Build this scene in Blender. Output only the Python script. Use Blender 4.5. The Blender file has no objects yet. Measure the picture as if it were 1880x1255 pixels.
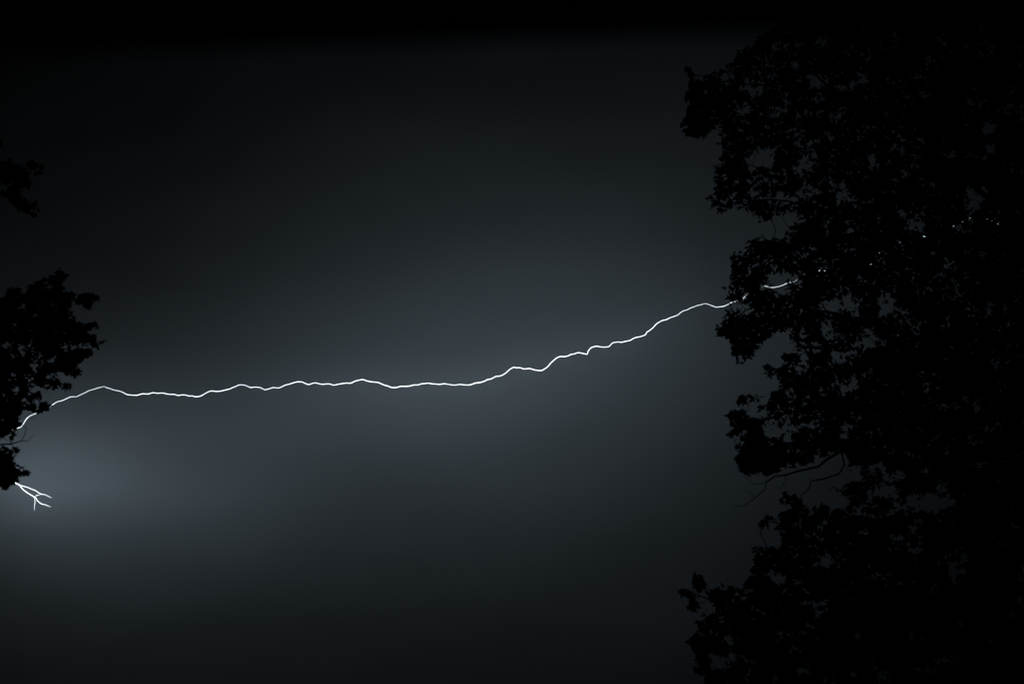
import bpy, math, random
import numpy as np
from mathutils import Vector, Matrix, noise

random.seed(11)
rng = np.random.default_rng(11)
scene = bpy.context.scene
COL = scene.collection

# ------------------------------------------------------------------ camera
CAM = np.array([0.0, 0.0, 1.6])
PITCH = math.radians(22.0)
LENS, SENSOR = 50.0, 36.0
FPX = LENS / SENSOR * 1880.0                    # focal length in photo pixels
cam_data = bpy.data.cameras.new('camera')
cam_data.lens = LENS
cam_data.sensor_width = SENSOR
cam_data.clip_start = 0.05
cam_data.clip_end = 6000.0
cam_data.dof.use_dof = True
cam_data.dof.focus_distance = 110.0
cam_data.dof.aperture_fstop = 2.8
cam = bpy.data.objects.new('camera', cam_data)
cam.location = CAM
cam.rotation_euler = (math.pi / 2 + PITCH, 0, 0)
COL.objects.link(cam)
scene.camera = cam

# ------------------------------------------------------------------ world: night sky behind the storm cloud
world = bpy.data.worlds.new('World')
scene.world = world
world.use_nodes = True
wn = world.node_tree.nodes
wl = world.node_tree.links
wn.clear()
sky_tex = wn.new('ShaderNodeTexSky')
sky_tex.sky_type = 'NISHITA'
sky_tex.sun_disc = False
sky_tex.sun_elevation = math.radians(-8.0)
sky_tex.sun_rotation = math.radians(0.0)
bg = wn.new('ShaderNodeBackground')
bg.inputs['Strength'].default_value = 0.15
wo = wn.new('ShaderNodeOutputWorld')
wl.new(sky_tex.outputs[0], bg.inputs['Color'])
wl.new(bg.outputs[0], wo.inputs['Surface'])

# ------------------------------------------------------------------ exposure and render
scene.view_settings.view_transform = 'Standard'
scene.view_settings.look = 'None'
scene.view_settings.exposure = 0.0
scene.view_settings.gamma = 1.0
scene.view_settings.use_curve_mapping = False
scene.render.engine = 'CYCLES'
cy = scene.cycles
cy.use_denoising = True
cy.use_adaptive_sampling = False
cy.max_bounces = 1
cy.diffuse_bounces = 1
cy.transmission_bounces = 2
cy.sample_clamp_indirect = 0.0
cy.caustics_reflective = False
cy.caustics_refractive = False

# strengths of the two bolts and of the glow tubes added behind the cloud
BOLT_L = 3.2                                     # the open channel, seen directly
FORK_L = 4.5
GLOW_L = 24.0                                 # unseen tubes added inside the cloud to make its glow
BOLT_COL = (0.84, 0.94, 1.0)
GLOW_COL = (0.66, 0.86, 1.0)
BOLT_DIST = 1500.0
CLOUD_DIST = 1625.0

# ------------------------------------------------------------------ helpers
FWD = np.array([0, math.cos(PITCH), math.sin(PITCH)])
UP = np.array([0, -math.sin(PITCH), math.cos(PITCH)])
RIGHT = np.array([1.0, 0, 0])


def ray(px, py):
    """Unit direction of a sight line (photo pixel) for laying things out in metres."""
    d = FWD + RIGHT * ((px - 940.0) / FPX) - UP * ((py - 627.5) / FPX)
    return d / np.linalg.norm(d)


def at(px, py, Y):
    d = ray(px, py)
    return CAM + d * (Y / d[1])


def at_r(px, py, r):
    return CAM + ray(px, py) * r


def project(P):
    q = P - CAM
    z = q @ FWD
    return 940.0 + (q @ RIGHT) / z * FPX, 627.5 - (q @ UP) / z * FPX


def tag(o, label=None, cat=None, group=None, kind=None):
    if label:
        o['label'] = label
    if cat:
        o['category'] = cat
    if group:
        o['group'] = group
    if kind:
        o['kind'] = kind
    return o


def empty(name, loc):
    o = bpy.data.objects.new(name, None)
    o.location = loc
    o.empty_display_size = 0.5
    COL.objects.link(o)
    return o


def mesh_object(name, verts, faces, mat, parent=None, smooth=False):
    """verts in world space; stored relative to the parent."""
    v = np.asarray(verts, dtype=float)
    if parent is not None:
        v = v - np.array(parent.location)
    me = bpy.data.meshes.new(name)
    me.from_pydata([tuple(p) for p in v], [], faces)
    me.materials.append(mat)
    if smooth:
        me.polygons.foreach_set('use_smooth', [True] * len(me.polygons))
    me.update()
    o = bpy.data.objects.new(name, me)
    COL.objects.link(o)
    o.parent = parent
    return o


def tube(path, radii, sides, V, F, caps=True):
    """Append a tapered tube along path to V and F."""
    P = np.asarray(path, dtype=float)
    n = len(P)
    if n < 2:
        return
    T = np.gradient(P, axis=0)
    T /= np.maximum(np.linalg.norm(T, axis=1, keepdims=True), 1e-9)
    ref = np.array([0.0, 0.0, 1.0]) if abs(T[0][2]) < 0.9 else np.array([1.0, 0, 0])
    u = np.cross(T[0], ref)
    u /= np.linalg.norm(u)
    b0 = len(V)
    ang = np.arange(sides) * 2 * math.pi / sides
    for i in range(n):
        u = u - T[i] * (u @ T[i])
        nu = np.linalg.norm(u)
        if nu < 1e-6:
            u = np.cross(T[i], [0.3, 0.5, 0.8])
            nu = np.linalg.norm(u)
        u = u / nu
        w = np.cross(T[i], u)
        for a in ang:
            V.append(P[i] + radii[i] * (math.cos(a) * u + math.sin(a) * w))
    for i in range(n - 1):
        for k in range(sides):
            k2 = (k + 1) % sides
            F.append((b0 + i * sides + k, b0 + i * sides + k2, b0 + (i + 1) * sides + k2, b0 + (i + 1) * sides + k))
    if caps:
        F.append(tuple(b0 + k for k in reversed(range(sides))))
        F.append(tuple(b0 + (n - 1) * sides + k for k in range(sides)))


def box(cx, cy_, cz, sx, sy, sz, V, F):
    b = len(V)
    for dx in (-.5, .5):
        for dy in (-.5, .5):
            for dz in (-.5, .5):
                V.append(np.array([cx + dx * sx, cy_ + dy * sy, cz + dz * sz]))
    for f in ((0, 1, 3, 2), (4, 6, 7, 5), (0, 4, 5, 1), (2, 3, 7, 6), (0, 2, 6, 4), (1, 5, 7, 3)):
        F.append(tuple(b + i for i in f))


def new_mat(name):
    m = bpy.data.materials.new(name)
    m.use_nodes = True
    nt = m.node_tree
    nt.nodes.clear()
    out = nt.nodes.new('ShaderNodeOutputMaterial')
    return m, nt, out


def principled(name, c1, c2, scale, rough=0.85, bump=0.0, obj_rand=False):
    m, nt, out = new_mat(name)
    bs = nt.nodes.new('ShaderNodeBsdfPrincipled')
    bs.inputs['Roughness'].default_value = rough
    if 'Specular IOR Level' in bs.inputs:
        bs.inputs['Specular IOR Level'].default_value = 0.2
    tc = nt.nodes.new('ShaderNodeTexCoord')
    nz = nt.nodes.new('ShaderNodeTexNoise')
    nz.inputs['Scale'].default_value = scale
    nz.inputs['Detail'].default_value = 5
    rmp = nt.nodes.new('ShaderNodeValToRGB')
    rmp.color_ramp.elements[0].position = 0.3
    rmp.color_ramp.elements[1].position = 0.7
    rmp.color_ramp.elements[0].color = (*c1, 1)
    rmp.color_ramp.elements[1].color = (*c2, 1)
    nt.links.new(tc.outputs['Object'], nz.inputs['Vector'])
    nt.links.new(nz.outputs['Fac'], rmp.inputs['Fac'])
    nt.links.new(rmp.outputs['Color'], bs.inputs['Base Color'])
    if bump:
        bp = nt.nodes.new('ShaderNodeBump')
        bp.inputs['Strength'].default_value = bump
        nt.links.new(nz.outputs['Fac'], bp.inputs['Height'])
        nt.links.new(bp.outputs['Normal'], bs.inputs['Normal'])
    nt.links.new(bs.outputs[0], out.inputs['Surface'])
    return m, nt, bs, rmp


M_BARK = principled('bark', (0.035, 0.027, 0.02), (0.085, 0.068, 0.05), 9.0, 0.95, 0.6)[0]
M_GRASS = principled('lawn', (0.03, 0.05, 0.018), (0.06, 0.085, 0.03), 0.6, 0.95, 0.3)[0]
M_TIMBER = principled('painted_timber', (0.10, 0.085, 0.07), (0.15, 0.13, 0.11), 14.0, 0.7, 0.1)[0]
M_GUTTER = principled('gutter_metal', (0.09, 0.09, 0.095), (0.12, 0.12, 0.125), 5.0, 0.5)[0]
M_ROOF = principled('roofing', (0.04, 0.04, 0.045), (0.08, 0.078, 0.075), 30.0, 0.95, 0.4)[0]


def leaf_material(name, c1, c2):
    m, nt, bs, rmp = principled(name, c1, c2, 1.3, 0.75)
    tr = nt.nodes.new('ShaderNodeBsdfTranslucent')
    nt.links.new(rmp.outputs['Color'], tr.inputs['Color'])
    mx = nt.nodes.new('ShaderNodeMixShader')
    mx.inputs[0].default_value = 0.15
    out = [n for n in nt.nodes if n.type == 'OUTPUT_MATERIAL'][0]
    nt.links.new(bs.outputs[0], mx.inputs[1])
    nt.links.new(tr.outputs[0], mx.inputs[2])
    nt.links.new(mx.outputs[0], out.inputs['Surface'])
    return m


M_LEAF = leaf_material('leaf', (0.03, 0.05, 0.016), (0.06, 0.085, 0.03))
M_LEAF_B = leaf_material('leaf_dark', (0.026, 0.045, 0.016), (0.05, 0.075, 0.028))


def bolt_material(name, strength, colour=None):
    m, nt, out = new_mat(name)
    em = nt.nodes.new('ShaderNodeEmission')
    em.inputs['Color'].default_value = (*(colour or BOLT_COL), 1)
    em.inputs['Strength'].default_value = strength
    nt.links.new(em.outputs[0], out.inputs['Surface'])
    return m


M_BOLT = bolt_material('lightning_channel', BOLT_L)
M_FORK = bolt_material('lightning_fork_channel', FORK_L)
M_GLOW = bolt_material('cloud_glow_tube', GLOW_L, GLOW_COL)  # emitter for the unseen tubes added to light the cloud

M_CLOUD, cnt, cout = new_mat('storm_cloud')
cbs = cnt.nodes.new('ShaderNodeBsdfDiffuse')
cbs.inputs['Color'].default_value = (0.88, 0.89, 0.90, 1)
cbs.inputs['Roughness'].default_value = 1.0
ctr = cnt.nodes.new('ShaderNodeBsdfTranslucent')           # cloud lets light from inside through
ctr.inputs['Color'].default_value = (0.88, 0.89, 0.90, 1)
cmx = cnt.nodes.new('ShaderNodeMixShader')
cmx.inputs[0].default_value = 0.5
cnt.links.new(cbs.outputs[0], cmx.inputs[1])
cnt.links.new(ctr.outputs[0], cmx.inputs[2])
cnt.links.new(cmx.outputs[0], cout.inputs['Surface'])

# ------------------------------------------------------------------ setting: cloud dome and ground
NU, NV = 640, 210


def cloud_face(d):
    """distance of the cloud face from the viewpoint in direction d: slow swells, folds and faint rain curtains"""
    q = Vector((d[0] * 3.2, d[1] * 3.2, d[2] * 4.6))
    h = 9.0 * noise.noise(q * 1.6 + Vector((3.1, 0.4, 7.7)))
    h += 2.4 * noise.noise(q * 4.1 + Vector((8.1, 2.4, 1.7)))
    h += 0.9 * noise.noise(q * 9.5)
    h += 0.4 * noise.noise(q * 21.0)
    a = math.atan2(d[0], d[1])
    h += 0.5 * noise.noise(Vector((a * 38.0 + d[2] * 6.0, d[2] * 3.0, 2.0))) * max(0.0, 1 - abs(d[2]) * 1.2)
    return CLOUD_DIST + h


verts = []
for j in range(NV + 1):
    el = math.radians(-4 + 94.0 * (j / NV))
    for i in range(NU):
        a = 2 * math.pi * i / NU
        d = (math.sin(a) * math.cos(el), math.cos(a) * math.cos(el), math.sin(el))
        r = cloud_face(d)
        verts.append((d[0] * r, d[1] * r, CAM[2] + d[2] * r))
faces = []
for j in range(NV):
    for i in range(NU):
        i2 = (i + 1) % NU
        faces.append((j * NU + i, (j + 1) * NU + i, (j + 1) * NU + i2, j * NU + i2))
sky = mesh_object('sky', verts, faces, M_CLOUD, None, True)
tag(sky, 'dark blue grey storm cloud lit up around the lightning', 'sky', kind='structure')

verts, faces = [(0, 0, 0)], []
rings = [3, 8, 20, 50, 120, 300, 700, 1200, 1750]
GS = 64
for r in rings:
    for k in range(GS):
        a = 2 * math.pi * k / GS
        x, y = r * math.cos(a), r * math.sin(a)
        z = 0.0 if r < 20 else 0.15 * noise.noise(Vector((x * .01, y * .01, 0)))
        verts.append((x, y, z))
for k in range(GS):
    faces.append((0, 1 + k, 1 + (k + 1) % GS))
for ri in range(len(rings) - 1):
    for k in range(GS):
        k2 = (k + 1) % GS
        a, b = 1 + ri * GS, 1 + (ri + 1) * GS
        faces.append((a + k, b + k, b + k2, a + k2))
ground = mesh_object('ground', verts, faces, M_GRASS, None, True)
tag(ground, 'dark lawn running out to the horizon', 'ground', kind='structure')

# ------------------------------------------------------------------ lightning
MAIN = """-150,842 -110,822 -70,812 -30,800 0,795 25,787.6 38,784 45,774 51,766 63,759.6 72,757 76,752 86,751.7 93,745 105,737 117,734
129,728 141,728 153,722 162.5,716.6 174.5,713.5 191,708.7 208,715.4 225,719.4 234,724.2 251,725.4 260.5,722.5 272.5,723 281,720.2
290,721.8 297.6,720.6 307,723 320,723.3 326.6,725.8 336,724.2 348,726.9 353,726 358.5,728.2 366,727.4 377,721.8 388,717 404,717.8
414,715.2 422,713.8 431.6,709.6 438,706.4 445,705.9 453,707.7 459.6,711.2 469,710 478,711 486,715.4 495.5,713 502,710.6 513,711.7
523.4,706.4 536.7,703 544.7,700.5 555.3,701 567,705.9 579,702 592.6,705.3 604.5,704 612.5,707 630,703.5 644,703.2 652,699.2 667,696.3
680,700.3 693.6,701.3 707,707.2 723,711.4 736,708.5 752,708.5 760,706 767,706.6 775,703.7 785,702.7 800,704.5 806,705.3 816,703.5
835,706.8 844,705 852.7,706.2 864,705.9 873,702.7 885,700.9 890.7,698.9 895,696.2 901.5,695.6 910,690.4 918.5,690 926,686.3 936,677.5
943,673.7 949,674.9 955,674.6 962,677.2 972.6,676 983,679 994.6,680 1003,674.9 1010.6,666.4 1021,657.3 1027.6,654 1037,654.4 1044,652.6
1048.7,650 1054.5,649.4 1061,646.8 1070.6,648.5 1078,650.3 1080,643.9 1085,638 1094,635 1110,637 1118,636 1125,628.6 1135,627.2
1141,628.4 1148,626.3 1157,624.8 1163,620.7 1174.5,618 1185,614.6 1187.6,609.3 1199,601.4 1205,594.4 1212.5,589.7 1223,586.8
1231.5,582.4 1245,578 1253.5,570.7 1262,568.4 1268,564.9 1280,560.5 1294.4,557 1303,559.3 1315.5,564 1329.5,562 1335,559.3 1343,555
1365,547.5 1378,534.4 1392,527 1404,524.8 1417.5,528 1430.6,525.7 1442.6,520.7 1459,516.7 1471,510 1477,502.8 1488,498 1516,497
1545,499 1570,496 1584,496 1600,485 1617,461 1640,452 1659,441 1688,432 1701,436 1714.5,433.4 1740,421 1765,408 1789.5,396 1810,400
1837,414 1853,417 1880,408 1930,396 1990,380 2060,372"""


def parse(s):
    return [tuple(float(v) for v in t.split(',')) for t in s.split()]


def bolt_path(pts, depth_amp, seed):
    out = []
    for px, py in pts:
        dz = depth_amp * noise.noise(Vector((px * 0.009, seed, 0)))
        out.append(at_r(px, py, BOLT_DIST + dz))
    return out


def glow_tube(spec, parent, seed, jitter=1.0, n=6):
    """an unseen glowing tube added inside the cloud to light its face: (px, py, metres behind the cloud face, radius in metres)"""
    P, R_ = [], []
    for a, b in zip(spec[:-1], spec[1:]):
        for t in np.arange(n) / n:
            q = [a[i] + (b[i] - a[i]) * t for i in range(4)]
            x = q[0] + jitter * 9 * noise.noise(Vector((q[0] * .05, seed, 1)))
            y = q[1] + jitter * 14 * noise.noise(Vector((q[0] * .04, seed, 5)))
            d = ray(x, y)
            P.append(CAM + d * (cloud_face(d) + q[2]))
            R_.append(q[3])
    V, F = [], []
    tube(P, R_, 6, V, F)
    o = mesh_object('channel', V, F, M_GLOW, parent)  # added light tube, hidden by the cloud face
    o['label'] = 'unseen glowing tube added inside the cloud to light it'
    return o


PXM = BOLT_DIST / FPX                            # metres per photo pixel at the bolt
pts = parse(MAIN)
wkeys = [(-150, .6), (40, .55), (120, .42), (191, .32), (230, .6), (300, .7), (480, .62), (600, .8), (670, .9), (860, .9),
         (1060, .9), (1180, .78), (1245, .55), (1294, .32), (1330, .5), (1350, .34), (1480, .36), (1495, .22), (1670, .2), (1684, .5), (1704, .5), (1716, .2), (2060, .2)]
wx, wv = zip(*wkeys)
fine = []
for (ax, ay), (bx, by) in zip(pts[:-1], pts[1:]):
    fine.append((ax, ay))
    L_ = math.hypot(bx - ax, by - ay)
    k_ = max(1, int(L_ / 5.0))
    for t in range(1, k_):
        fine.append((ax + (bx - ax) * t / k_ + random.uniform(-.4, .4), ay + (by - ay) * t / k_ + random.uniform(-.75, .75)))
pts = fine + [pts[-1]]
rad = [PXM * 0.6 * float(np.interp(p[0], wx, wv)) * (1.0 + 0.55 * noise.noise(Vector((p[0] * .021, 4.0, 0))) + 0.35 * noise.noise(Vector((p[0] * .11, 9.0, 0)))) for p in pts]
root = empty('lightning_bolt', at_r(191, 708.7, BOLT_DIST))
V, F = [], []
tube(bolt_path(pts, 22.0, 1.3), rad, 6, V, F)
mesh_object('channel', V, F, M_BOLT, root)
mpx, mpy = np.array(pts).T
glow_tube([(x, float(np.interp(x, mpx, mpy)) + 60, 250, r) for x, r in ((1680, .4), (1400, .38), (1250, .42), (1080, .52), (870, .62), (640, .48))], root, 2.0)  # deep tube added for the broad glow on the cloud
glow_tube([(x, float(np.interp(x, mpx, mpy)) + dy, 115, r) for x, dy, r in
          ((1290, 0, .12), (1180, 0, .28), (1060, 0, .36), (960, 0, .44), (850, 0, .5), (760, 0, .5), (680, 6, .46), (600, 20, .38), (500, 40, .26), (400, 50, .12))], root, 4.0)  # nearer tube added for the glow hugging the bolt
glow_tube([(x, float(np.interp(x, mpx, mpy)), 17, r) for x, r in
          zip(range(1300, 220, -20), np.interp(np.arange(1300, 220, -20), [220, 450, 650, 900, 1080, 1200, 1300], [.004, .008, .02, .02, .016, .01, .004]))], root, 6.0, 0.0, 2)  # thin tube added just behind the cloud face as the bolt's halo
tag(root, 'long jagged white lightning bolt crossing the sky from left to right', 'lightning')

fork = empty('lightning_bolt', at_r(22, 882, BOLT_DIST))
tag(fork, 'short forked white lightning bolt low at the left below the leaves', 'lightning')
fork_lines = [
    ('channel', '-330,842 -240,850 -160,858 -90,856 -40,868 -15,866 5,873 22.7,882 28.7,886 36,889.8', (1.5, 1.5, 1.5, 1.5, 1.4, 1.3, 1.2, 1.0, .9, .75)),
    ('branch', '36,889.8 48,893.4 53,895 58.5,897.5 65.7,899.9 70,903.4 76,906.6 83.6,907.5 89,910.6 95,913.3', (.5, .42, .4, .4, .4, .36, .36, .3, .24, .14)),
    ('branch', '36,889.8 40.6,896.3 45,900 50,904 57,908 63,911.8 66.5,914 68,917.8 74,923.3 78,925 82.5,925.5 88,928 93,929.8', (.65, .62, .6, .6, .6, .6, .45, .42, .42, .4, .36, .28, .16)),
    ('branch', '63,911.8 68,908.4 72,907.6 76,906.6', (.3, .26, .26, .26)),
    ('branch', '63,911.8 64,915.4 64.2,922.6 63,928.6 63.1,936.5', (.34, .3, .26, .2, .1)),
]
for k, (nm, s, rr) in enumerate(fork_lines):
    V, F = [], []
    P = [at_r(px, py, BOLT_DIST + 5) for px, py in parse(s)]
    tube(P, [r * PXM * 0.62 for r in rr], 6, V, F)
    mesh_object(nm, V, F, M_FORK, fork)

glow_tube([(-40, 866, 70, .45), (40, 870, 70, .75), (100, 872, 70, .8), (170, 876, 74, .6), (240, 876, 84, .52), (320, 876, 98, .5), (400, 876, 110, .46), (480, 872, 125, .36), (560, 850, 135, .3)], fork, 7.0)  # unseen run of the fork inferred inside the cloud, sized for its glow
glow_tube([(-10, 868, 18, .03), (20, 881, 18, .035), (50, 898, 18, .03), (90, 912, 18, .008)], fork, 8.0, 0.0, 4)  # short unseen tube added for the halo round the fork base

# ------------------------------------------------------------------ trees
# one leaf, five pointed lobes, length 1 along +Y
half = [(0.36, -0.08), (0.19, 0.15), (0.56, 0.40), (0.16, 0.47), (0.21, 0.70)]
ring = [(0.0, 0.0)] + half + [(0.0, 1.0)] + [(-x, y) for x, y in reversed(half)]
LV = []
for s in range(6):
    r2 = np.random.default_rng(50 + s)
    droop = 0.10 + 0.22 * r2.random()
    cup = -0.15 + 0.45 * r2.random()
    L = []
    for (x, y) in [(0.0, 0.33)] + ring:
        x2 = x * (0.9 + 0.2 * r2.random())
        y2 = y * (0.94 + 0.12 * r2.random())
        L.append((x2, y2, -droop * y2 * y2 + cup * abs(x2)))
    LV.append(np.array(L))
LEAF_N = len(ring)
LEAF_F = np.array([(0, 1 + i, 1 + (i + 1) % LEAF_N) for i in range(LEAF_N)])

GX0, GY0, GST = -560, -360, 2                    # layout grid over the tree's own plane
GW, GH = 1640, 990


def raster(poly):
    m = np.zeros((GH, GW), bool)
    P = np.array(poly, float)
    Q = np.roll(P, -1, axis=0)
    for r in range(GH):
        y = GY0 + r * GST + 0.5
        c = (P[:, 1] > y) != (Q[:, 1] > y)
        if not c.any():
            continue
        xs = np.sort(P[c, 0] + (y - P[c, 1]) / (Q[c, 1] - P[c, 1]) * (Q[c, 0] - P[c, 0]))
        for a, b in zip(xs[::2], xs[1::2]):
            i0 = max(0, int(math.ceil((a - GX0) / GST)))
            i1 = min(GW, int((b - GX0) / GST) + 1)
            m[r, i0:i1] = True
    return m


def value_noise(cell, seed):
    r = np.random.default_rng(seed)
    nx, ny = int(GW * GST / cell) + 3, int(GH * GST / cell) + 3
    g = r.random((ny, nx))
    X = (np.arange(GW) * GST) / cell
    Y = (np.arange(GH) * GST) / cell
    xi, yi = X.astype(int), Y.astype(int)
    xf, yf = X - xi, Y - yi
    xf, yf = xf * xf * (3 - 2 * xf), yf * yf * (3 - 2 * yf)
    a = g[yi][:, xi] * (1 - xf) + g[yi][:, xi + 1] * xf
    b = g[yi + 1][:, xi] * (1 - xf) + g[yi + 1][:, xi + 1] * xf
    return a * (1 - yf)[:, None] + b * yf[:, None]


def blob(cx, cy_, w, h, seed, n=14):
    r = np.random.default_rng(seed)
    return [(cx + w / 2 * math.cos(2 * math.pi * k / n) * (0.6 + 0.7 * r.random()),
             cy_ + h / 2 * math.sin(2 * math.pi * k / n) * (0.6 + 0.7 * r.random())) for k in range(n)]


def blur(m, k):
    """separable box blur of a mask, for distance-to-edge"""
    a = m.astype(np.float32)
    for ax in (0, 1):
        c = np.cumsum(np.pad(a, [(k + 1, k) if ax == 0 else (0, 0), (k + 1, k) if ax == 1 else (0, 0)], mode='edge'), axis=ax)
        if ax == 0:
            a = (c[2 * k + 1:] - c[:-2 * k - 1]) / (2 * k + 1)
        else:
            a = (c[:, 2 * k + 1:] - c[:, :-2 * k - 1]) / (2 * k + 1)
    return a


def cell(px, py):
    i = np.clip(((px - GX0) / GST).astype(int), 0, GW - 1)
    j = np.clip(((py - GY0) / GST).astype(int), 0, GH - 1)
    return j, i


def smooth_path(P, step):
    """Catmull-Rom through P, resampled about every step metres."""
    P = np.asarray(P, float)
    Q = np.vstack([2 * P[0] - P[1], P, 2 * P[-1] - P[-2]])
    out = []
    for i in range(1, len(Q) - 2):
        n = max(1, int(np.linalg.norm(Q[i + 1] - Q[i]) / step))
        for t in np.arange(n) / n:
            a, b, c, d = Q[i - 1], Q[i], Q[i + 1], Q[i + 2]
            out.append(0.5 * (2 * b + (c - a) * t + (2 * a - 5 * b + 4 * c - d) * t * t + (3 * b - a - 3 * c + d) * t ** 3))
    out.append(P[-1])
    return np.array(out)


def build_tree(name, label, Y0, trunk, limbs, mask, opening, dense, n_bunch, leaf_len, depth, mat, n_single, seed, r_trunk):
    rg = np.random.default_rng(seed)
    # --- skeleton: trunk, then limbs; every node knows its parent and its limb
    pos, par, limb, minr = [], [], [], []

    def add_chain(path, lid, r0, r1, attach):
        prev = attach
        n = len(path)
        for k, p in enumerate(path):
            if k == 0 and attach is not None:
                continue
            pos.append(p); par.append(-1 if prev is None else prev); limb.append(lid)
            minr.append(r0 + (r1 - r0) * (k / max(1, n - 1)) ** 0.8)
            prev = len(pos) - 1

    tp = smooth_path([at(px, py, Y0 + d) if py is not None else np.array([at(px, 627, Y0 + d)[0], Y0 + d, 0.0]) for px, py, d in trunk], 0.5)
    add_chain(tp, 0, r_trunk, r_trunk * 0.22, None)
    bare = 0
    for li, (r0, r1, spec) in enumerate(limbs):
        P = [at(px, py, Y0 + d) for px, py, d in spec]
        A = np.array(pos)
        at_i = int(np.argmin(np.linalg.norm(A - P[0], axis=1)))
        P[0] = A[at_i]
        path = smooth_path(P, 0.22)
        jit = rg.normal(0, 0.014, path.shape)
        jit[0] = 0
        lid = limb[at_i] if limb[at_i] != 0 else max(limb) + 1
        add_chain(path + jit, lid, r0, r1, at_i)
    n_skel = len(pos)
    n_limb = max(limb)
    # --- bunches of leaves through the crown
    soft = blur(mask, 30)
    jj, ii = np.nonzero(mask & (rg.random(mask.shape) < dense))
    pick = rg.choice(len(jj), n_bunch, replace=False)
    bx = GX0 + ii[pick] * GST + rg.random(n_bunch) * GST
    by = GY0 + jj[pick] * GST + rg.random(n_bunch) * GST
    thick = np.clip((soft[jj[pick], ii[pick]] - 0.35) / 0.6, 0.12, 1.0)
    bd = rg.uniform(-1, 1, n_bunch) * thick * depth
    B = np.array([at(x, y, Y0 + d) for x, y, d in zip(bx, by, bd)])
    S = np.array(pos)
    d0 = np.empty(n_bunch)
    for k in range(n_bunch):
        d0[k] = np.min(np.sum((S - B[k]) ** 2, axis=1))
    order = np.argsort(d0)
    cap = n_skel + n_bunch * 8
    A = np.zeros((cap, 3))
    A[:n_skel] = S
    n = n_skel
    tips, dirs = [], []
    for k in order:
        b = B[k]
        d = np.sum((A[:n] - b) ** 2, axis=1)
        p = int(np.argmin(d))
        dist = math.sqrt(d[p])
        m = min(6, max(1, int(dist / 0.22)))
        a = A[p].copy()
        prev = p
        lid = limb[p] if limb[p] else 1
        for s in range(1, m + 1):
            t = s / m
            q = a + (b - a) * t
            if s < m:
                q = q + rg.normal(0, 0.022, 3)
                q[2] += 0.05 * dist * math.sin(math.pi * t)
            A[n] = q
            pos.append(q); par.append(prev); limb.append(lid); minr.append(0.0026)
            prev = n
            n += 1
        tips.append(prev)
        v = b - A[par[prev]]
        dirs.append(v / (np.linalg.norm(v) + 1e-6))
    # --- thickness by what each node carries
    par_a = np.array(par)
    load = np.zeros(n)
    load[tips] += 1
    for i in range(n - 1, 0, -1):
        if par_a[i] >= 0:
            load[par_a[i]] += load[i]
    R = np.maximum(np.array(minr), 0.0026 * np.maximum(load, 1) ** 0.40)
    R[:n_skel] = np.maximum(np.array(minr)[:n_skel], np.minimum(R[:n_skel], np.array(minr)[:n_skel] * 1.4))
    R[n_skel:] = np.minimum(R[n_skel:], 0.02)
    # --- meshes
    base = at(trunk[0][0], 627, Y0 + trunk[0][2])
    root = empty(name, (base[0], base[1], 0.0))
    tag(root, label, 'tree', 'trees beside the lightning')
    kids = [[] for _ in range(n)]
    for i in range(n):
        if par_a[i] >= 0:
            kids[par_a[i]].append(i)
    parts = {}

    def bucket(lid, skel):
        return parts.setdefault((lid, skel), ([], []))

    starts = [(0, None)]
    while starts:
        s, attach = starts.pop()
        chain = [] if attach is None else [attach]
        sk = s < n_skel
        cur = s
        while True:
            chain.append(cur)
            ks = kids[cur]
            nxt = None
            for c in ks:
                same = (c < n_skel) == sk and (limb[c] == limb[cur])
                if same and (nxt is None or (load[c] > load[nxt] and not sk) or (sk and c == cur + 1)):
                    nxt = c
            for c in ks:
                if c != nxt:
                    starts.append((c, cur))
            if nxt is None:
                break
            cur = nxt
        Vb, Fb = bucket(limb[s], sk)
        rr = [R[i] for i in chain]
        if attach is not None:
            rr[0] = min(rr[0], rr[1] * 1.25)
        if len(chain) > 1:
            tube([pos[i] for i in chain], rr, 10 if limb[s] == 0 else (7 if sk else 3), Vb, Fb, caps=sk)
    branch_obj = {}
    for (lid, sk), (Vb, Fb) in sorted(parts.items(), key=lambda t: (t[0][0], not t[0][1])):
        if sk:
            o = mesh_object('trunk' if lid == 0 else 'branch', Vb, Fb, M_BARK, root, True)
            branch_obj[lid] = o
        else:
            o = mesh_object('twigs', Vb, Fb, M_BARK, root, True)
            o.parent = branch_obj.get(lid, root)
            tag(o, kind='stuff')
    for o in branch_obj.values():
        pass
    # --- leaves
    T = B[order]
    D = np.array(dirs)
    per = 13
    N = len(T) * per
    C = np.repeat(T, per, axis=0)
    Dr = np.repeat(D, per, axis=0)
    along = rg.uniform(-0.26, 0.14, (N, 1)) * (leaf_len / 0.115)
    off = rg.normal(0, 1, (N, 3))
    off /= np.linalg.norm(off, axis=1, keepdims=True)
    off *= rg.uniform(0.02, 0.15, (N, 1)) * (leaf_len / 0.115)
    off[:, 2] *= 0.8
    P = C + Dr * along + off
    nrm = rg.normal(0, 0.62, (N, 3)) + np.array([0, -0.35, 0.55])
    nrm /= np.linalg.norm(nrm, axis=1, keepdims=True)
    tip = off / np.linalg.norm(off, axis=1, keepdims=True) + 0.6 * Dr + np.array([0, 0, -0.45])
    tip -= nrm * np.sum(tip * nrm, axis=1, keepdims=True)
    tip /= np.maximum(np.linalg.norm(tip, axis=1, keepdims=True), 1e-6)
    side = np.cross(tip, nrm)
    size = leaf_len * rg.uniform(0.65, 1.25, N)
    cx, cyy = project(P + tip * (size[:, None] * 0.4))
    j, i = cell(cx, cyy)
    keep = mask[j, i] | (opening[j, i] & (rg.random(N) < 0.22))
    P, nrm, tip, side, size, cx, cyy = P[keep], nrm[keep], tip[keep], side[keep], size[keep], cx[keep], cyy[keep]
    N = len(P)
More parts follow.
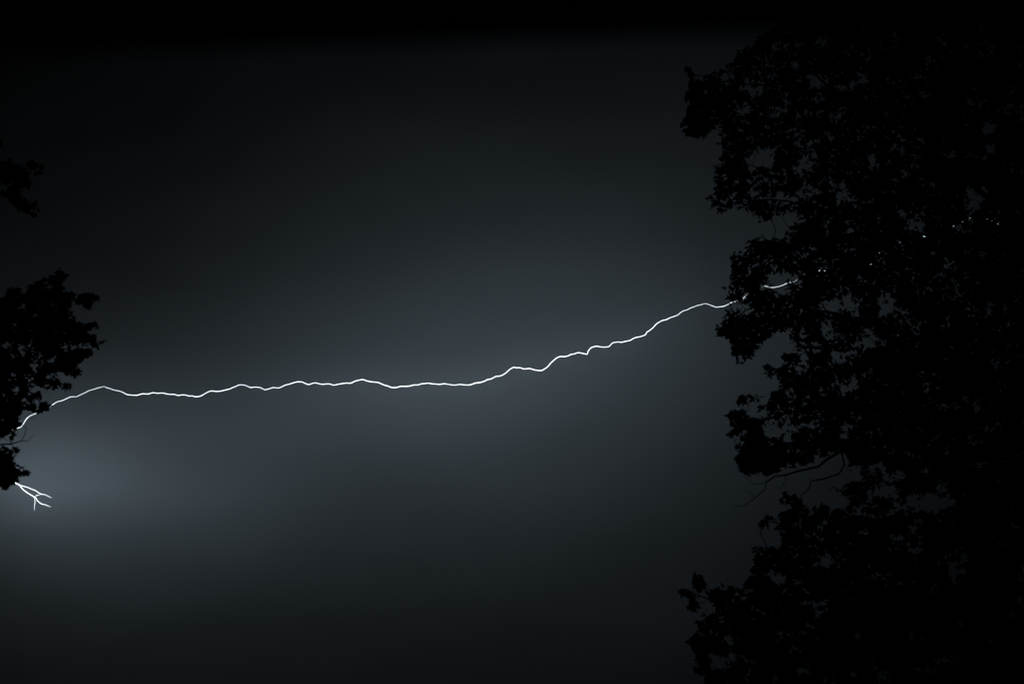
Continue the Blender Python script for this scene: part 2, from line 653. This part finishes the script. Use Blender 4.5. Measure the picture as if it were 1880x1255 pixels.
    var = rg.integers(0, len(LV), N)
    # the leaves that show largest: in frame, turned to the viewer, little overlapped
    view = P - CAM
    view /= np.linalg.norm(view, axis=1, keepdims=True)
    area = size ** 2 * np.abs(np.sum(view * nrm, axis=1))
    gc = 10
    gx, gy = ((cx + 600) / gc).astype(int), ((cyy + 400) / gc).astype(int)
    cnt = np.zeros((gy.max() + 3, gx.max() + 3))
    ok = (gx >= 1) & (gy >= 1)
    np.add.at(cnt, (np.clip(gy, 0, None), np.clip(gx, 0, None)), 1)
    nb = sum(cnt[np.clip(gy + a, 0, cnt.shape[0] - 1), np.clip(gx + b, 0, cnt.shape[1] - 1)] for a in (-1, 0, 1) for b in (-1, 0, 1))
    inframe = (cx > 6) & (cx < 1874) & (cyy > 90) & (cyy < 1249) & ok
    score = np.where(inframe, area / (1.0 + nb) ** 1.3, -1)
    single = np.argsort(-score)[:n_single]
    is_single = np.zeros(N, bool)
    is_single[single] = True
    rest = np.nonzero(~is_single)[0]
    LVa = np.array(LV)                              # variants x verts x 3
    loc = LVa[var[rest]] * size[rest][:, None, None]
    W = P[rest][:, None, :] + loc[:, :, 0:1] * side[rest][:, None, :] + loc[:, :, 1:2] * tip[rest][:, None, :] + loc[:, :, 2:3] * nrm[rest][:, None, :]
    nv = LVa.shape[1]
    Vv = W.reshape(-1, 3) - np.array(root.location)
    Ff = (LEAF_F[None] + (np.arange(len(rest)) * nv)[:, None, None]).reshape(-1, 3)
    me = bpy.data.meshes.new('crown')
    me.vertices.add(len(Vv)); me.vertices.foreach_set('co', Vv.astype(np.float32).ravel())
    me.loops.add(Ff.size); me.loops.foreach_set('vertex_index', Ff.astype(np.int32).ravel())
    me.polygons.add(len(Ff))
    me.polygons.foreach_set('loop_start', (np.arange(len(Ff)) * 3).astype(np.int32))
    me.update(calc_edges=True)
    me.materials.append(mat)
    crown = bpy.data.objects.new('crown', me)
    COL.objects.link(crown)
    crown.parent = root
    tag(crown, kind='stuff')
    lm = []
    for v in range(len(LV)):
        m_ = bpy.data.meshes.new('leaf')
        m_.from_pydata([tuple(p) for p in LV[v]], [], [tuple(int(q) for q in f) for f in LEAF_F])
        m_.materials.append(mat)
        lm.append(m_)
    rl = Vector(root.location)
    for k in single:
        o = bpy.data.objects.new('leaf', lm[var[k]])
        s = size[k]
        M = Matrix(((side[k][0] * s, tip[k][0] * s, nrm[k][0] * s, P[k][0] - rl.x),
                    (side[k][1] * s, tip[k][1] * s, nrm[k][1] * s, P[k][1] - rl.y),
                    (side[k][2] * s, tip[k][2] * s, nrm[k][2] * s, P[k][2] - rl.z),
                    (0, 0, 0, 1)))
        o.parent = root
        o.matrix_local = M
        COL.objects.link(o)
    print('tree', name, 'nodes', n, 'leaves', N)
    return root


# ---- right-hand tree: crown outline (photo pixels on the tree's plane), openings, limbs
R_OUT = """1412,58 1390,67 1375,82 1348,94 1351,108 1339,119 1327,113 1316,114 1318,123 1306,131 1303,140 1291,137 1280,144 1272,140 1268,125
1259,119 1252,129 1263,134 1268,146 1262,164 1256,181 1257,203 1262,212 1249,226 1251,237 1259,247 1275,253 1303,249 1330,246 1336,252 1318,253
1307,264 1324,272 1337,273 1321,288 1315,299 1295,299 1295,311 1312,312 1312,331 1310,355 1294,361 1295,370 1301,385 1315,379 1325,395
1342,381 1360,391 1378,382 1381,397 1396,410 1408,406 1418,398 1440,390 1468,398 1474,408 1448,408 1445,418 1447,424 1433,431 1423,431 1411,424
1392,425 1383,435 1376,433 1359,423 1350,429 1356,443 1345,456 1349,465 1337,474 1345,482 1339,493 1343,500 1333,510 1340,517 1328,525 1316,539
1323,545 1340,548 1337,560 1319,565 1319,575 1331,577 1325,591 1305,601 1307,607 1325,604 1306,621 1325,615 1340,622 1337,639 1325,646
1309,657 1316,665 1328,656 1340,655 1352,659 1353,671 1373,659 1385,641 1395,639 1392,629 1409,622 1433,608 1447,601 1457,603 1445,620 1464,639
1464,645 1445,651 1426,649 1426,659 1443,665 1421,673 1404,669 1401,687 1412,690 1433,691 1431,701 1422,716 1402,727 1392,722 1384,720 1374,729
1366,720 1350,728 1355,745 1360,752 1348,753 1332,762 1337,774 1342,783 1333,801 1341,807 1359,806 1366,811 1346,818 1347,831 1354,848 1361,864
1376,872 1389,876 1410,868 1440,862 1470,852 1500,846 1524,832 1540,820 1556,836 1548,858 1530,874 1512,884 1520,896 1540,905 1560,915
1545,935 1530,925 1519,936 1519,920 1512,913 1504,928 1478,928 1470,920 1455,906 1446,892 1430,893 1427,914 1434,924 1452,922 1460,930
1433,938 1422,946 1398,946 1391,964 1404,970 1417,964 1427,979 1437,987 1437,997 1417,1003 1396,1004 1380,1001 1361,1012 1370,1018 1391,1015 1383,1023 1385,1041
1370,1044 1365,1041 1357,1052 1367,1065 1372,1075 1352,1080 1344,1071 1326,1070 1312,1075 1310,1084 1300,1084 1292,1070 1286,1052 1273,1049
1271,1075 1274,1085 1256,1079 1242,1088 1256,1092 1271,1098 1258,1109 1269,1127 1281,1114 1292,1124 1290,1135 1274,1140 1277,1150 1281,1161
1256,1174 1266,1184 1277,1199 1274,1215 1265,1233 1282,1247 1297,1241 1290,1262 1330,1330 1500,1430 1800,1490 2200,1450 2400,1250 2480,900
2500,500 2420,100 2250,-150 2000,-240 1800,-200 1600,-80 1500,0 1440,40"""
mask = raster(parse(R_OUT))
HOLES = [(1430, 88, 42, 20), (1498, 148, 44, 30), (1544, 163, 26, 14), (1332, 146, 14, 26), (1300, 168, 16, 16), (1540, 212, 16, 18),
         (1392, 292, 40, 38), (1378, 310, 14, 20), (1412, 276, 24, 12), (1480, 205, 20, 12), (1430, 196, 18, 10), (1565, 155, 20, 16), (1580, 150, 12, 12),
         (1598, 233, 26, 10), (1812, 235, 34, 24), (1820, 268, 22, 16), (1655, 312, 20, 14), (1690, 325, 20, 12), (1560, 360, 16, 26), (1445, 366, 40, 16),
         (1792, 355, 48, 30), (1788, 379, 14, 20), (1709, 342, 20, 16), (1678, 414, 38, 26), (1652, 393, 8, 16), (1540, 362, 16, 20), (1498, 455, 18, 12),
         (1560, 425, 22, 14), (1720, 446, 14, 8), (1465, 520, 20, 10), (1430, 526, 22, 8), (1525, 560, 46, 26), (1556, 556, 30, 24), (1570, 570, 24, 18), (1628, 560, 38, 44),
         (1648, 582, 16, 14), (1595, 608, 22, 14), (1594, 628, 66, 20), (1645, 611, 20, 10), (1520, 600, 26, 18), (1500, 630, 18, 18), (1740, 595, 14, 18), (1815, 562, 14, 26), (1847, 565, 16, 22),
         (1850, 595, 12, 10), (1480, 662, 26, 20), (1451, 720, 26, 20), (1398, 757, 28, 24), (1372, 740, 12, 10), (1365, 792, 14, 10), (1795, 752, 18, 16), (1755, 745, 16, 14), (1706, 739, 12, 12),
         (1797, 808, 14, 12), (1830, 700, 16, 10), (1470, 830, 20, 14), (1500, 826, 16, 10), (1567, 865, 34, 40), (1611, 858, 32, 24), (1642, 873, 40, 24), (1618, 902, 58, 30),
         (1703, 922, 112, 32), (1728, 892, 32, 14), (1770, 904, 30, 12), (1582, 935, 30, 22), (1640, 940, 30, 14), (1583, 977, 34, 14), (1675, 966, 22, 20), (1650, 985, 22, 14), (1686, 1010, 32, 14),
         (1505, 966, 16, 20), (1762, 1042, 32, 28), (1872, 1063, 16, 20), (1870, 1097, 20, 14), (1855, 1125, 14, 18), (1626, 1238, 24, 28), (1573, 1164, 20, 18), (1690, 1225, 34, 26),
         (1826, 1178, 28, 14), (1488, 1141, 22, 12), (1470, 1228, 30, 16), (1376, 1216, 20, 14), (1322, 1222, 26, 12), (1425, 1240, 16, 14), (1455, 1190, 24, 16), (1338, 1190, 14, 12), (1298, 1122, 10, 18), (1720, 1110, 14, 10), (1600, 1110, 14, 10)]
hole = np.zeros_like(mask)
for k, (hx, hy, hw, hh) in enumerate(HOLES):
    hole |= raster(blob(hx, hy, hw, hh, 900 + k))
n1, n2 = value_noise(46, 5), value_noise(17, 6)
xs = GX0 + np.arange(GW) * GST
gapness = np.interp(xs, [1240, 1330, 1500, 1700, 1900], [0.68, 0.69, 0.73, 0.84, 0.9])[None, :]
gaps = (0.45 * n1 + 0.55 * n2) > gapness
maskR = mask & ~hole & ~gaps
openR = mask & (hole | gaps)
rim = np.clip((1.0 - blur(mask, 11)) * 2.2, 0, 1)
bite = rim * 0.5 + 0.75 * value_noise(11, 61) > 0.92
maskR &= ~bite
openR |= mask & bite
dens = np.ones_like(maskR, float)
dens *= np.interp(xs, [1240, 1420, 1600, 1880], [0.6, 0.68, 0.9, 1.0])[None, :]
dens *= 1.0 + 0.55 * np.clip(1.0 - blur(maskR | hole, 16), 0, 0.6)
dens *= 0.3
ys = GY0 + np.arange(GH) * GST
for hx, hy, hr in ((1275, 1090, 42), (1268, 165, 50), (1268, 235, 30), (1440, 846, 40), (1375, 850, 30), (1312, 605, 30), (1360, 735, 26)):
    dens *= 1.0 + 1.6 * np.exp(-(((xs[None, :] - hx) ** 2 + (ys[:, None] - hy) ** 2) / hr ** 2))
dens[:, xs > 1890] = 0.12
dens[: int((0 - GY0) / GST)] *= 0.5
dens[int((1262 - GY0) / GST):] *= 0.5

limbs_R = [
    (.09, .022, [(1920, 980, 0), (1780, 880, -.6), (1640, 815, -1.0), (1545, 826, -1.3), (1504, 857, -1.4)]),
    (.024, .010, [(1504, 857, -1.4), (1466, 863, -1.5), (1443, 871, -1.5), (1422, 876, -1.6), (1407, 886, -1.6)]),
    (.012, .004, [(1407, 886, -1.6), (1402, 900, -1.6), (1384, 914, -1.7), (1369, 927, -1.7), (1348, 928, -1.7)]),
    (.007, .003, [(1384, 914, -1.7), (1377, 906, -1.7), (1369, 896, -1.7)]),
    (.008, .003, [(1422, 876, -1.6), (1396, 888, -1.6), (1380, 886, -1.6), (1366, 872, -1.6)]),
    (.008, .003, [(1447, 871, -1.5), (1438, 888, -1.5), (1430, 898, -1.5)]),
    (.018, .009, [(1556, 828, -1.3), (1552, 852, -1.2), (1542, 867, -1.2), (1512, 878, -1.2), (1487, 883, -1.2)]),
    (.013, .005, [(1487, 883, -1.2), (1484, 897, -1.2), (1473, 908, -1.2)]),
    (.10, .008, [(1922, 760, 0), (1780, 660, .8), (1620, 600, 1.2), (1500, 572, .8), (1433, 603, .5), (1392, 625, .4), (1365, 650, .3)]),
    (.10, .008, [(1925, 640, 0), (1790, 490, -.8), (1640, 432, -1.2), (1500, 442, -.9), (1400, 465, -.5), (1350, 480, -.3)]),
    (.03, .008, [(1640, 432, -1.2), (1560, 470, -.8), (1470, 535, -.4), (1370, 570, 0), (1330, 605, 0)]),
    (.08, .008, [(1925, 520, 0), (1840, 362, 1.0), (1785, 327, 1.4), (1650, 262, 1.6), (1500, 236, 1.2), (1400, 216, .6), (1285, 232, .2)]),
    (.035, .006, [(1650, 262, 1.6), (1540, 180, 1.0), (1420, 160, .5), (1320, 150, .2), (1262, 130, 0)]),
    (.08, .008, [(1930, 470, 0), (1740, 300, -.9), (1582, 200, -1.3), (1485, 130, -1.0), (1430, 80, -.6)]),
    (.04, .007, [(1790, 490, -.8), (1600, 412, .2), (1490, 382, .4), (1425, 367, .3), (1340, 372, 0)]),
    (.02, .006, [(1490, 382, .4), (1430, 330, .3), (1360, 300, .1), (1305, 304, 0)]),
    (.10, .008, [(1916, 1190, 0), (1750, 1120, .9), (1600, 1080, 1.3), (1450, 1075, .9), (1330, 1100, .4), (1256, 1086, 0)]),
    (.035, .006, [(1600, 1080, 1.3), (1520, 1010, .6), (1440, 965, .2), (1400, 958, 0)]),
    (.08, .008, [(1914, 1290, 0), (1700, 1240, -.9), (1560, 1190, -1.2), (1400, 1180, -.6), (1290, 1195, -.2), (1266, 1180, 0)]),
    (.09, .008, [(1920, 880, 0), (1760, 772, 1.0), (1560, 742, .8), (1430, 762, .4), (1345, 790, .1)]),
    (.03, .008, [(1560, 742, .8), (1490, 700, .5), (1420, 678, .2)]),
    (.10, .012, [(1925, 900, 0), (2080, 760, 1.0), (2240, 700, 1.0), (2400, 640, .6)]),
    (.09, .012, [(1930, 560, 0), (2060, 380, -1.0), (2220, 260, -1.0), (2340, 160, -.4)]),
    (.09, .012, [(1916, 1150, 0), (2080, 1080, -1.0), (2240, 1050, -.8), (2380, 1020, -.4)]),
    (.07, .01, [(1932, 420, 0), (1890, 200, .8), (1820, 40, .8), (1760, -100, .4)]),
]
trunk_R = [(1900, None, 0), (1908, 1400, 0), (1918, 1050, .1), (1926, 700, 0), (1932, 420, -.1), (1950, 150, 0), (1985, -60, .1), (2000, -190, 0)]
build_tree('broadleaf_tree', 'tall black leafy tree filling the right third of the picture', 25.0, trunk_R, limbs_R,
           maskR, openR, dens, 11300, 0.110, 2.6, M_LEAF, 300, 21, 0.36)

# ---- left-hand tree: only the tips of its boughs reach into the picture
L_UP = """-30,284 0,288 15,290 28,300 46,302 51,297 68,294 82,302 77,319 64,324 55,317 48,324 57,334 55,342 42,345 41,357 51,365 77,370 70,388 60,399
43,390 28,387 20,368 0,366 -40,380 -120,400 -220,330 -160,250 -80,230"""
L_MID = """-30,550 0,544 12,542 11,534 26,526 39,532 41,539 49,536 49,523 63,516 74,519 81,509 100,503 103,495 111,489 129,496 120,510 108,517
117,529 115,539 134,534 158,538 177,542 183,550 165,565 153,559 127,548 129,558 119,568 130,572 141,590 158,594 177,589 185,597 177,607 165,606
158,613 172,617 191,622 191,631 177,636 153,632 143,636 163,642 168,649 153,660 139,668 147,685 136,691 122,685 105,675 103,689 108,700 108,712 91,714
72,706 60,700 66,712 74,723 72,732 62,732 66,742 78,738 90,735 96,740 91,749 79,754 66,757 50,752 36,752 36,776 26,787 31,804 21,810 5,806 -20,800
-80,800 -200,780 -300,700 -280,560 -150,500"""
L_LOW = """-30,812 0,819 19,823 36,817 42,831 24,838 26,846 33,850 45,858 56,865 53,871 36,871 31,883 21,888 13,902 2,895 0,888 -30,880 -110,900 -200,860 -150,810"""
L_OUT = """-250,200 -120,260 -60,330 -40,500 -40,800 -60,860 -130,930 -330,960 -545,900 -545,150"""
maskL = np.zeros_like(mask)
for s in (L_UP, L_MID, L_LOW, L_OUT):
    maskL |= raster(parse(s))
maskL |= raster(blob(124, 709, 16, 12, 77)) | raster(blob(0, 262, 10, 16, 78))
hole = np.zeros_like(mask)
for k, (hx, hy, hw, hh) in enumerate([(25, 333, 12, 10), (10, 342, 8, 6), (90, 523, 20, 22), (76, 532, 8, 20), (60, 578, 18, 10), (110, 580, 8, 8), (8, 632, 22, 12), (20, 655, 26, 14), (45, 640, 12, 10),
                                      (88, 690, 24, 16), (50, 690, 22, 16), (20, 690, 16, 20), (62, 670, 18, 8), (30, 715, 20, 14), (55, 720, 12, 16), (12, 730, 10, 14), (46, 742, 22, 8), (142, 632, 8, 5),
                                      (118, 600, 8, 5), (6, 770, 8, 10), (10, 800, 12, 8), (8, 850, 8, 8), (16, 676, 18, 10)]):
    hole |= raster(blob(hx, hy, hw, hh, 1200 + k))
gaps = (0.4 * value_noise(40, 15) + 0.6 * value_noise(14, 16)) > 0.725
rimL = np.clip((1.0 - blur(maskL, 10)) * 2.2, 0, 1)
gaps |= rimL * 0.5 + 0.75 * value_noise(10, 62) > 1.02
openL = maskL & (hole | gaps)
maskL = maskL & ~hole & ~gaps
densL = np.ones_like(maskL, float)
densL *= 0.5 * (1.0 + 0.5 * np.clip(1.0 - blur(maskL, 14), 0, 0.6))
densL[:, xs < -60] = 0.15
limbs_L = [
    (.10, .012, [(-400, 860, 0), (-220, 720, .5), (-60, 650, .4), (60, 612, .2), (170, 626, 0)]),
    (.04, .008, [(-220, 720, .5), (-60, 600, -.3), (50, 545, -.3), (115, 500, -.2)]),
    (.02, .006, [(50, 545, -.3), (110, 545, -.2), (172, 552, -.2)]),
    (.03, .007, [(-60, 650, .4), (20, 690, .2), (80, 742, 0)]),
    (.02, .006, [(60, 612, .2), (105, 650, .2), (130, 680, .2)]),
    (.014, .005, [(20, 690, .2), (80, 690, .1), (124, 709, .1)]),
    (.05, .008, [(-400, 900, 0), (-150, 830, -.3), (-20, 816, -.2), (21, 817, -.2)]),
    (.007, .003, [(21, 817, -.2), (38, 813, -.2), (45, 800, -.2), (49, 785, -.2)]),
    (.006, .0025, [(38, 813, -.2), (52, 807, -.2), (59, 801, -.2), (62, 796, -.2)]),
    (.02, .006, [(-20, 816, -.2), (10, 845, -.2), (46, 864, -.2)]),
    (.014, .005, [(10, 845, -.2), (10, 870, -.2), (12, 892, -.2)]),
    (.05, .008, [(-400, 620, 0), (-180, 420, .3), (-30, 345, .2), (30, 330, .1), (70, 305, 0)]),
    (.02, .006, [(-30, 345, .2), (20, 360, .1), (62, 382, 0)]),
    (.008, .003, [(-60, 470, .1), (-20, 440, 0), (0, 428, 0), (15, 413, 0)]),
    (.06, .01, [(-405, 700, 0), (-300, 520, -.8), (-200, 460, -.6), (-60, 470, .1)]),
]
trunk_L = [(-380, None, 0), (-388, 1300, 0), (-400, 900, .1), (-402, 650, 0), (-390, 400, 0), (-360, 220, 0)]
build_tree('broadleaf_tree', 'black leafy boughs of a tree reaching in at the left edge', 21.0, trunk_L, limbs_L,
           maskL, openL, densL, 2700, 0.092, 1.5, M_LEAF_B, 300, 22, 0.24)

# ------------------------------------------------------------------ porch roof over the viewer, its front edge out of focus along the top
PL, PR = at(0, 98, 0.66), at(1400, 61, 0.645)
zb = float(PL[2])
ux = (PR - PL) / (PR[0] - PL[0])
xm = 0.0


def pline(x, dz=0.0, dy=0.0):
    p = PL + ux * (x - PL[0])
    return np.array([x, p[1] + dy, p[2] + dz])


porch = empty('porch_roof', (0.0, float(PL[1]), 0.0))
tag(porch, 'black blurred front edge of a porch roof along the top', 'porch roof', kind='thing')


def sloped_beam(name, x0, x1, y0, y1, z0, z1, mat, parent=porch):
    """a bar running along the porch front; y and z are offsets from its lower front edge"""
    V = []
    for x in (x0, x1):
        for (dy, dz) in ((y0, z0), (y1, z0), (y1, z1), (y0, z1)):
            V.append(pline(x, dz, dy))
    F = [(0, 1, 2, 3), (7, 6, 5, 4), (0, 4, 5, 1), (1, 5, 6, 2), (2, 6, 7, 3), (3, 7, 4, 0)]
    return mesh_object(name, V, F, mat, parent)


X0, X1 = -2.6, 2.6
sloped_beam('beam', X0, X1, -0.12, 0.0, 0.0, 0.298, M_TIMBER)
sloped_beam('fascia_board', X0 - .15, X1 + .15, 0.34, 0.365, 0.33, 0.47, M_TIMBER)
sloped_beam('roof_panel', X0 - .2, X1 + .2, -2.4, 0.36, 0.475, 0.50, M_ROOF)
for k in range(11):
    x = X0 + 0.1 + k * (X1 - X0 - 0.2) / 10
    sloped_beam('rafter', x - .022, x + .022, -2.3, 0.338, 0.30, 0.47, M_TIMBER)
V, F = [], []
prof = [(0.368, 0.47), (0.37, 0.40), (0.40, 0.365), (0.45, 0.365), (0.48, 0.40), (0.485, 0.475), (0.48, 0.475), (0.475, 0.405), (0.448, 0.37), (0.402, 0.37), (0.376, 0.404), (0.374, 0.47)]
for x in (X0 - .18, X1 + .18):
    for dy, dz in prof:
        V.append(pline(x, dz, dy))
n_ = len(prof)
for k in range(n_):
    F.append((k, (k + 1) % n_, n_ + (k + 1) % n_, n_ + k))
mesh_object('gutter', V, F, M_GUTTER, porch)
for x in (X0 + .12, X1 - .12):
    p = pline(x)
    V, F = [], []
    box(x, p[1] - 0.06, p[2] / 2 - 0.002, 0.11, 0.11, p[2] - 0.004, V, F)
    box(x, p[1] - 0.06, 0.08, 0.15, 0.15, 0.16, V, F)
    mesh_object('post', V, F, M_TIMBER, porch)
